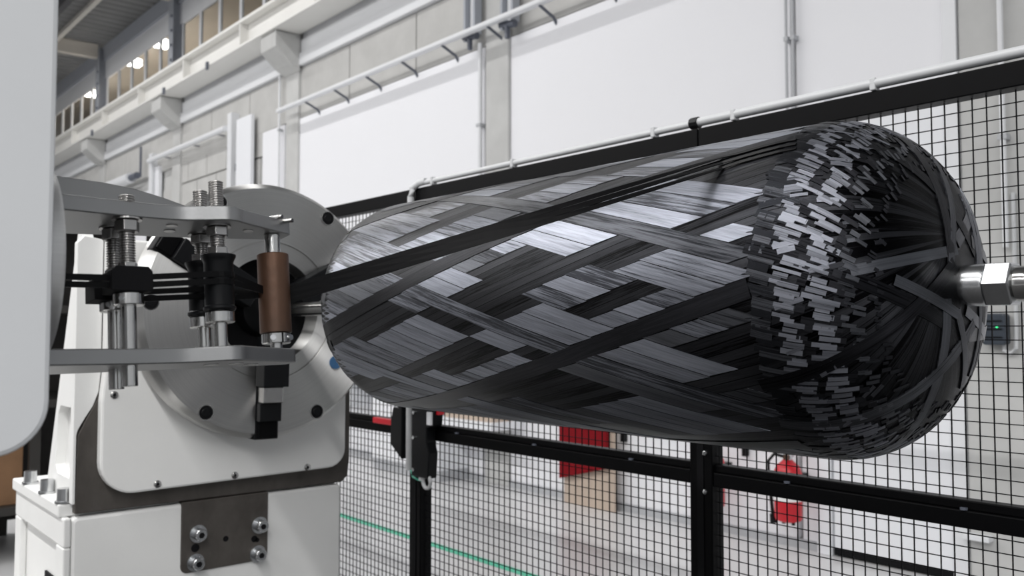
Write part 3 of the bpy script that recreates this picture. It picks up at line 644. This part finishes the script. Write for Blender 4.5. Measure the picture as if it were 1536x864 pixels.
def strip_data(psi, fam, s0, s1, off, width, tone, r0=None, ph=None, seed=0., skew=0.):
    r0 = r0 or R0; ph = PH if ph is None else ph
    n = max(4, int((s1 - s0) / .022) + 1)
    s = np.linspace(s0, s1, n)
    h = width / 2; cols = []; sag = h * h / (2 * .26)
    for k, (u, o) in enumerate(((-1, -.0006), (-1, off), (0, off), (1, off), (1, -.0006))):
        sc = s + u * skew
        P, N_, Es, Et, r = surf(sc, psi - fam * np.interp(sc, SF, ph))
        sa = np.clip(r0 / np.maximum(r, r0), 0, .999); ca = np.sqrt(1 - sa ** 2)
        A = np.cross(N_, Es * ca[:, None] - fam * Et * sa[:, None])
        cols.append(P + A * (u * h) + N_ * (o - (sag if u else 0)))
    V = np.stack(cols, 1).reshape(-1, 3)
    F_ = [(i * 5 + j, i * 5 + j + 1, (i + 1) * 5 + j + 1, (i + 1) * 5 + j) for i in range(n - 1) for j in range(4)]
    ac = np.repeat(A, 5, 0); tn = np.full(len(V), tone)
    uv = np.stack([np.repeat(s * 4 + seed * 3.7, 5), np.tile(np.array([0, 0, .5, 1, 1.]), n) + seed], -1)
    return V, F_, ac, tn, uv
def make_strip(name, datas, m, parent):
    Vs, Fs, As, Ts, Us = [], [], [], [], []; k = 0
    for V, F_, a, t, u in datas:
        Vs.append(V); Fs += [tuple(i + k for i in q) for q in F_]; As.append(a); Ts.append(t); Us.append(u); k += len(V)
    V = np.concatenate(Vs) - np.array(parent.location)
    me = bpy.data.meshes.new(name); me.from_pydata(V.tolist(), [], Fs); me.update()
    set_attrs(me, np.concatenate(As), np.concatenate(Ts), np.concatenate(Us))
    me.materials.append(M[m]); o = bpy.data.objects.new(name, me); COL.objects.link(o); o.parent = parent
    for p in me.polygons: p.use_smooth = True
    me.set_sharp_from_angle(angle=R(50))
    return o
tank = empty('pressure_tank', (-1.475, Y0, ZA), 'big black carbon fibre wound pressure tank on the winding machine', 'tank')
# body: the under-layer, its tows run in family B
nth = 216
V, AC, TN, UV, F_ = [], [], [], [], []
sb = np.unique(np.concatenate([np.linspace(0, SCYL0, 40), np.linspace(SCYL0, SCYL1, 60), np.linspace(SCYL1, SF[-1], 40)])); nb = len(sb)
tone_b = rng.uniform(-.16, .16, NT * 2)
for i, s in enumerate(sb):
    th = np.linspace(0, 2 * PI, nth + 1)
    P, N_, Es, Et, r = surf(np.full(nth + 1, s), th)
    sa = np.clip(R0 / np.maximum(r, R0), 0, .999); ca = np.sqrt(1 - sa ** 2)
    T = Es * ca[:, None] + FA * Et * sa[:, None]; A = np.cross(N_, T)
    psi = th - FA * np.interp(s, SF, PH)
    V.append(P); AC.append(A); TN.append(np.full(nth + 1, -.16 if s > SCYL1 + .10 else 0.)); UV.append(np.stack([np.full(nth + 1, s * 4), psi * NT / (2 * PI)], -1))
V = np.concatenate(V)
F_ = [(i * (nth + 1) + j, (i + 1) * (nth + 1) + j, (i + 1) * (nth + 1) + j + 1, i * (nth + 1) + j + 1) for i in range(nb - 1) for j in range(nth)]
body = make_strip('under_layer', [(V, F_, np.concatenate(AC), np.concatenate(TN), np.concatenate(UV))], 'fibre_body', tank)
def facing(psi, fam, s0, s1):
    sm = (s0 + s1) / 2; th = psi - fam * np.interp(sm, SF, PH)
    P, N_, *_ = surf(np.array([sm]), np.array([th])); d = np.array([0, 0, ZC]) - P[0]
    return float(N_[0] @ d / np.linalg.norm(d))
# family A segments (twill stair pattern) lie on the body
dpsi = 2 * PI / NT
segs = []
def s_at_phi(p): return float(np.interp(p, PH, SF))
pmin, pmax = np.interp(SCYL0 - .10, SF, PH), np.interp(SCYL1 + .012, SF, PH)
masks = []
for blk in range(20):
    mk_, v_ = [], rng.random() < .5
    while len(mk_) < 3 * NT: mk_ += [v_] * int(rng.integers(2, 6) if v_ else rng.integers(1, 4)); v_ = not v_
    masks.append(mk_)
rowblk = []; k = 0
while len(rowblk) < NT: rowblk += [k] * int(rng.integers(2, 5)); k += 1
for ia in range(NT):
    psiA = (ia + .5) * dpsi
    # family B crosses at psiB = psiA + 2*phi (for FA = -1): cell index ib
    ib_lo = int(math.floor((psiA + 2 * pmin) / dpsi)); ib_hi = int(math.ceil((psiA + 2 * pmax) / dpsi))
    longband = ia % 8 == 4
    mk_ = masks[rowblk[ia] % 20]
    on = []
    for ib in range(ib_lo, ib_hi + 1):
        t = mk_[(ib + 60) % len(mk_)] or longband
        if (ib % NT) % 9 == 5 and not longband: t = False
        on.append(t)
    k = 0
    while k < len(on):
        if on[k]:
            j = k
            while j + 1 < len(on) and on[j + 1]: j += 1
            p0 = ((ib_lo + k) * dpsi - psiA) / 2; p1 = ((ib_lo + j + 1) * dpsi - psiA) / 2
            p0, p1 = max(p0, pmin), min(p1, pmax)
            if p1 - p0 > dpsi * .3: segs.append((facing(psiA, FA, s_at_phi(p0), s_at_phi(p1)), psiA, s_at_phi(p0), s_at_phi(p1), longband))
            k = j + 1
        else: k += 1
SKEW = TW / 2 / math.tan(2 * math.asin(R0 / RT))
segs.sort(key=lambda q: -(q[3] - q[2]) if q[0] > .02 else 9)
vis = [q for q in segs if q[0] > .02][:250]; rest = [q for q in segs if q not in vis]
for i, (fc, psi, s0, s1, lb) in enumerate(vis):
    make_strip('tow', [strip_data(psi, FA, s0 + .002, s1 - .002, .0014 if lb else .0010, TW * .965, rng.uniform(-.24, .14), seed=rng.uniform(0, 50), skew=SKEW)], 'fibre_bright' if rng.random() < .8 else 'fibre_mid', tank)
o = make_strip('tow_rest', [strip_data(psi, FA, s0 + .002, s1 - .002, .0010, TW * .965, rng.uniform(-.24, .14), seed=rng.uniform(0, 50), skew=SKEW) for (fc, psi, s0, s1, lb) in rest], 'fibre_bright', tank); tag(o, 'further grey tow segments', kind='stuff')
# long family B bands on top, and bands crossing the domes by the boss
for ib in range(0, NT, 9):
    psi = (ib + 5.5) * dpsi
    make_strip('long_tow', [strip_data(psi, -FA, SCYL0 - .05, SCYL1 + .02, .0019, TW * .98, rng.uniform(-.1, .1), seed=ib * 1.3)], 'fibre_dark', tank)
for k in range(11):
    r0 = rng.uniform(.042, .085); ph = phi_of(r0)
    ok = np.where(RF > r0 * 1.015)[0]
    fam = 1 if k % 2 else -1
    make_strip('polar_tow', [strip_data(2 * PI * k / 11 + rng.uniform(-.2, .2), fam, SCYL1 + .01, SF[ok[-1]], .0016 + .0004 * (k % 4), .022, rng.uniform(-.25, .1), r0=r0, ph=ph, seed=k * 2.1)], 'fibre_dark' if k % 3 else 'fibre_mid', tank)
for k in range(10):
    r0 = rng.uniform(.05, .085); ph = phi_of(r0); ok = np.where(RF > r0 * 1.015)[0]
    make_strip('polar_tow', [strip_data(2 * PI * k / 10 + rng.uniform(-.2, .2), 1 if k % 2 else -1, SF[ok[0]], SCYL0 - .02, .0012 + .0004 * (k % 3), .03, rng.uniform(-.1, .2), r0=r0, ph=ph, seed=k * 1.7)], 'fibre_mid', tank)
for k in range(7):
    r0 = rng.uniform(.036, .06); ph = phi_of(r0); ok = np.where(RF > r0 * 1.02)[0]; e_ = SF[ok[-1]]
    make_strip('polar_tow', [strip_data(2 * PI * (k + rng.uniform(-.3, .3)) / 7, -1 if k % 2 else 1, e_ - rng.uniform(.09, .2), e_, .0022 + .0003 * (k % 4), .017, rng.uniform(-.15, .15), r0=r0, ph=ph, seed=k * 3.3)], 'fibre_mid', tank)
# short jagged tow ends where the hoop turns finish at the right shoulder
def fringe(x, ln, off, m, cnt, wd, tone, jit):
    D_ = []
    for i in range(cnt):
        th = 2 * PI * (i + rng.uniform(-.3, .3)) / cnt; fam = -1 if rng.random() < .88 else 1
        x0 = x + rng.uniform(-jit, jit); l = ln * rng.uniform(.55, 1.3)
        s0 = float(np.interp(x0, XF, SF)); ph0 = np.interp(s0, SF, PH)
        D_.append(strip_data(th + fam * ph0, fam, s0, s0 + l, off + rng.uniform(0, .0006), wd * rng.uniform(.6, 1.2), tone + rng.uniform(-.2, .2), seed=rng.uniform(0, 90)))
    return tag(make_strip('hoop_fringe', D_, m, tank), 'jagged ring of short shiny tow ends', kind='stuff')
fringe(-.800, .050, .0013, 'fibre_mid', 170, .012, -.28, .005)
fringe(-.758, .034, .0018, 'fibre_fringe', 230, .0078, .05, .010)
fringe(-.729, .020, .0015, 'fibre_dark', 130, .011, 0, .008)
fringe(-.716, .030, .0020, 'fibre_fringe', 220, .0075, .05, .009)
fringe(-.690, .022, .0016, 'fibre_dark', 130, .010, .1, .008)
fringe(-.674, .018, .0018, 'fibre_mid', 170, .0065, -.05, .009)
fringe(-.650, .012, .0016, 'fibre_dark', 130, .0055, .3, .006)
# boss and shaft
sh = empty('tank_spindle', (-.6, Y0, ZA), 'bright steel spindle with hex nut carrying the tank, both ends', 'spindle')
MB().lathe((-.60, Y0, ZA), (-.562, Y0, ZA), [(0, .0335), (.9, .0335), (1, .031)], 40).build('boss', 'zinc', sh, smooth=True)
MB().lathe((-.562, Y0, ZA), (-.522, Y0, ZA), [(0, .0335), (.06, .0375), (.94, .0375), (1, .034)], 6).build('hex_nut', 'zinc', sh, bevel=.001)
MB().lathe((-.522, Y0, ZA), (-.16, Y0, ZA), [(0, .024), (.01, .0275), (.045, .0275), (.05, .0262), (.20, .0262), (.203, .0252), (.208, .0252), (.211, .0262), (1, .0262)], 40).build('shaft', 'chrome', sh, smooth=True)
MB().lathe((-.485, Y0 - .0245, ZA - .008), (-.485, Y0 - .0275, ZA - .009), [(0, .004), (1, .003)], 10).build('grub_screw', 'steel', sh)
MB().cyl((-3.19, Y0, ZA), (-2.318, Y0, ZA), .0245, n=32).build('rear_shaft', 'chrome', sh, smooth=True)
MB().lathe((-2.40, Y0, ZA), (-2.312, Y0, ZA), [(0, .033), (1, .036)], 32).build('rear_boss', 'zinc', sh, smooth=True)

# ================================================================== WINDING HEAD
O = Vector((-1.2, .45, 1.50)); TILT = R(7)
hd = bpy.data.objects.new('winding_head', None); COL.objects.link(hd); hd.location = O; hd.rotation_euler = (0, -TILT, 0)
tag(hd, 'fibre winding head of two aluminium plates joined by threaded rods and rollers', 'machine head')
# local axes: x toward the viewer (b), y along the head (a), z up (c)
def hp(mb, name, m, parent=hd, **k): return mb.build(name, m, parent, **k)
near = [(.056, -.30), (.052, -.20), (.048, -.155), (.0445, -.115), (.0425, -.085), (.042, -.055), (.0435, -.03), (.049, -.010), (.058, .010), (.0645, .026), (.0655, .036), (.062, .046), (.052, .062), (.018, .128), (.010, .144)]
def smooth_line(pts, k=5):
    P_ = [Vector((*p, 0)) for p in pts]; out = []
    for i in range(len(P_) - 1):
        a, b, c, d = P_[max(i - 1, 0)], P_[i], P_[i + 1], P_[min(i + 2, len(P_) - 1)]
        for t in np.linspace(0, 1, k, endpoint=False):
            q = .5 * ((2 * b) + (c - a) * t + (2 * a - 5 * b + 4 * c - d) * t * t + (3 * b - a - 3 * c + d) * t ** 3); out.append((q.x, q.y))
    return out + [pts[-1]]
plan = smooth_line(near) + [(.004, .149), (-.026, .150), (-.032, .142), (-.044, .09), (-.058, .02), (-.068, -.05), (-.082, -.13), (-.090, -.20), (-.09, -.30)]
hp(MB().prism(plan, 'z', .089, .109), 'top_plate', 'plate_alu', smooth=True, bevel=.0015)
hp(MB().prism(plan, 'z', -.1005, -.0805), 'bottom_plate', 'plate_alu', smooth=True, bevel=.0015)
for (b, a) in ((.012, -.028), (.016, .078), (-.02, -.02)):
    hp(MB().lathe((b, a, .0878), (b, a, .0892), [(0, .0045), (0, .0075), (1, .0075)], 16), 'tapped_hole', 'steel')
for (b, a) in ((.020, .052), (.0, .082), (.012, .02)):
    hp(MB().lathe((b, a, -.1017), (b, a, -.1004), [(0, .010), (1, .010)], 16), 'countersunk_screw', 'steel')
# rear cover web above the top plate
hp(MB().prism([(-.30, .100), (-.30, .178), (-.13, .173), (-.085, .171), (-.04, .166), (.0, .157), (.038, .146), (.046, .138), (.046, .112), (-.05, .100)], 'x', -.112, -.098), 'rear_web', 'plate_alu', bevel=.0015)
def thread(c0, c1, r=.0100, pitch=.0034):
    n = int((c1 - c0) / pitch); pr = []
    for i in range(n): pr += [(c0 + i * pitch, r * .80), (c0 + i * pitch + pitch * .30, r), (c0 + i * pitch + pitch * .5, r), (c0 + i * pitch + pitch * .80, r * .80)]
    return pr
def rod(b, a, kind, dz=0):
    base = lambda pr, n=24: MB().lathe((b, a, 0), (b, a, 1), pr, n, rel=False)
    if kind == 'guide':
        hp(base(thread(.022 + dz, .121)), 'threaded_rod', 'thread', smooth=True)
        hp(base([(-.127, .0088), (-.1265, .0094), (-.004, .0094)]), 'rod', 'chrome', smooth=True)
        hp(base([(.0868, .0185), (.0888, .0185)]), 'washer', 'steel', smooth=True)
        hp(base([(.071, .0140), (.0725, .0155), (.085, .0155), (.0866, .014)], 6), 'hex_nut', 'steel', bevel=.0006)
        hp(base([(.022 + dz, .0125), (.031, .0125)], 6), 'jam_nut', 'steel', bevel=.0006)
        c_ = hp(base([(-.0245, .018), (-.0235, .0192), (-.010, .0192), (-.009, .018)]), 'collar', 'chrome', smooth=True)
        g = MB().cyl((b + .0145, a - .0125, -.017), (b + .0158, a - .0135, -.017), .0032, n=10).build('grub_screw', 'zinc', c_)
    else:
        hp(base(thread(.047, .154)), 'threaded_rod', 'thread', smooth=True)
        hp(base([(-.0865, .0092), (-.024, .0092)]), 'rod', 'chrome', smooth=True)
        hp(base([(.0868, .0185), (.0888, .0185)]), 'washer', 'steel', smooth=True)
        hp(base([(.073, .0140), (.0745, .0155), (.085, .0155), (.0866, .014)], 6), 'hex_nut', 'steel', bevel=.0006)
        hp(base([(.0475, .0135), (.0485, .0145), (.058, .0145), (.0585, .0135)], 6), 'jam_nut', 'steel', bevel=.0006)
        hp(base([(-.030, .012), (-.030, .0195), (-.0275, .0215), (-.0245, .0215), (-.0225, .0195), (.036, .0195), (.041, .0215), (.045, .0235), (.047, .0235), (.047, .012)], 32), 'roller', 'black_plastic', smooth=True)
        hp(base([(-.046, .018), (-.045, .0193), (-.032, .0193), (-.031, .018)]), 'collar', 'chrome', smooth=True)
rod(.0275, -.091, 'guide'); rod(-.0275, -.091, 'guide', -.004)
rod(.0275, .0283, 'roller'); rod(-.0275, .0275, 'roller')
# black guide blocks on the first rods
for b, a0, a1, c0, c1 in ((.0275, -.117, -.066, -.0085, .0235), (-.0275, -.122, -.070, -.012, .0205)):
    g = hp(MB().prism([(a0, c0), (a1 - .002, c0), (a1, c0 + .006), (a1 - .001, c1 - .006), (a1 - .006, c1), (a0 + .006, c1), (a0, c1 - .006)], 'x', b - .022, b + .022), 'guide_block', 'black_matte', bevel=.001)
# copper-coloured pay-out roller
rb, ra = 0.0, .122
L_ = lambda pr, n=32: MB().lathe((rb, ra, 0), (rb, ra, 1), pr, n, rel=False)
hp(L_([(-.0575, .0205), (-.0565, .0226), (.058, .0226), (.059, .0215)], 40), 'payout_roller', 'copper', smooth=True)
hp(L_([(.0592, .0112), (.088, .0112)]), 'upper_shaft', 'chrome', smooth=True)
hp(L_([(-.0795, .0085), (-.0576, .0085)]), 'lower_shaft', 'chrome', smooth=True)
cr_ = hp(L_([(-.0725, .0195), (-.0715, .0205), (-.0585, .0205), (-.0578, .0195)]), 'clamp_collar', 'chrome', smooth=True)
hp(MB().box(rb + .0195, rb + .0212, ra - .001, ra + .001, -.0725, -.058), 'collar_slit', 'black_matte')
for da in (-.012, .013): hp(MB().cyl((rb + .014, ra + da, -.065), (rb + .0185, ra + da * 1.12, -.065), .0042, n=12), 'clamp_screw', 'zinc', smooth=True)
for k, (a, dz) in enumerate(((.112, .0015), (.128, -.003))):
    hp(MB().cyl((-.012, a - .008, .111 + dz), (.028, a + .014, .109 + dz), .0032, n=12), 'retaining_pin', 'chrome', smooth=True)
# tows running through the head: a thing of their own, held by the rollers
ft = bpy.data.objects.new('carbon_tow', None); COL.objects.link(ft); ft.location = O; ft.rotation_euler = (0, -TILT, 0)
tag(ft, 'thin black carbon fibre tows threaded through the winding head rollers', 'fibre')
def arc(b, a, r, d0, d1, c, n=7): return [(b + r * math.cos(R(d)), a + r * math.sin(R(d)), c) for d in np.linspace(d0, d1, n)]
rr_ = .0205
def strand(pts, wd=.0075): MB().ribbon(pts, (0, 0, 1), wd, .0011).build('strand', 'fibre_black', ft)
for (cl_, cb_, cr2, b0) in ((.0085, .012, .0185, .0275), (-.001, .002, .0085, .0275)):
    strand([(b0 + .004, -.32, cl_), (b0 + .010, -.117, cl_ + .001)])
    strand([(b0 + .012, -.066, cb_)] + arc(.0275, .0283, rr_, -20, 78, cr2) + [(.006, .105, (cr2 - .006) * .3 + .002), (-.012, .142, 0)])
for (cl_, cb_, cr2, b0) in ((.0185, -.000, .006, -.0275), (.0090, -.009, -.004, -.0275)):
    strand([(b0 + .004, -.32, cl_), (b0 + .008, -.122, cl_)])
    strand([(b0 + .012, -.070, cb_)] + arc(-.0275, .0275, rr_, -15, 70, cr2) + [(-.005, .10, cr2 * .5), (-.021, .128, 0)])
hd['_world'] = 0; ft['_world'] = 0

# silver drum behind the cover
dm = empty('spindle_drum', (-1.2, .2, 1.53), 'brushed silver spindle drum between white cover and winding plates', 'drum')
MB().lathe((-1.2, -.1, 1.53), (-1.2, .262, 1.53), [(0, .126), (.985, .126), (1, .123)], 72).build('drum', mat('brushed_drum', (.68, .68, .675), .38, metal=.7, color2=(.60, .60, .60), vscale=4, vstretch=(1, 1, 60)), dm, smooth=True)
MB().cyl((-1.2, .262, 1.53), (-1.2, .266, 1.53), .06, n=32).build('hub', 'steel', dm)
# white cover plate in the foreground
co = empty('machine_cover', (-1.06, -.2, 1.3), 'large smooth white machine cover filling the left edge', 'cover')
MB().prism(rr(-.9, .2385, 1.3175, 2.3, .055, 10, (1, 1, 1, 1)), 'x', -1.072, -1.03).build('shell', 'cover_white', co, bevel=.006)
MB().box(-1.16, -1.0725, -.8, .10, 1.42, 2.2).build('back_frame', 'white_paint', co)

# ================================================================== FIBRE BAND ONTO THE TANK
def ray_dir(px, py):
    Rv = Vector((math.sin(YAW), math.cos(YAW), 0)); Uv = Rv.cross(fwd)
    return fwd + Rv * ((px - 768) / 1320) - Uv * ((py - 432) / 1320)
def hit_tank(px, py):
    d = ray_dir(px, py); t = .6
    while t < 3:
        p = Vector((0, 0, ZC)) + d * t
        r = float(np.interp(p.x, PR[:, 0], PR[:, 1], left=0, right=0))
        if math.hypot(p.y - Y0, p.z - ZA) < r: return p
        t += .001
    return None
rm = Matrix.Rotation(-TILT, 3, 'Y')
st0 = O + rm @ Vector((-.006, .144, 0))
fb = empty('fibre_band', st0, 'wide black carbon fibre band running from the brown roller up across the tank', 'fibre')
for k, (dy, dw) in enumerate(((-8.5, .009), (0, .010), (8.5, .009))):
    off = rm @ Vector((0, 0, -dy * .00105))
    pts = [st0 + off]
    E_ = hit_tank(1085, 246 + dy * .95); rad = Vector((0, E_.y - Y0, E_.z - ZA)).normalized(); E_ = E_ + rad * .0035
    for t in np.linspace(.08, 1, 12): pts.append((st0 + off).lerp(E_, t))
    for (px, py) in ((1110, 238.5), (1140, 230), (1170, 222.5), (1195, 218)):
        h = hit_tank(px, py + dy * .8)
        if h: pts.append(h + Vector((0, h.y - Y0, h.z - ZA)).normalized() * .003)
    wds = []
    for p in pts:
        rad = Vector((0, p.y - Y0, p.z - ZA)).normalized(); t = min(1, max(0, (p - st0).length / (E_ - st0).length))
        ax = (pts[-1] - pts[0]).normalized(); c_ = ax.cross(rad).normalized()
        if c_.z < 0: c_ = -c_
        wds.append((Vector((0, 0, 1)).lerp(c_, t)).normalized())
    MB().ribbon(pts, wds, dw, .0010).build('band_tow', 'fibre_black', fb)

for o in bpy.data.objects:
    if '_world' in o: del o['_world']
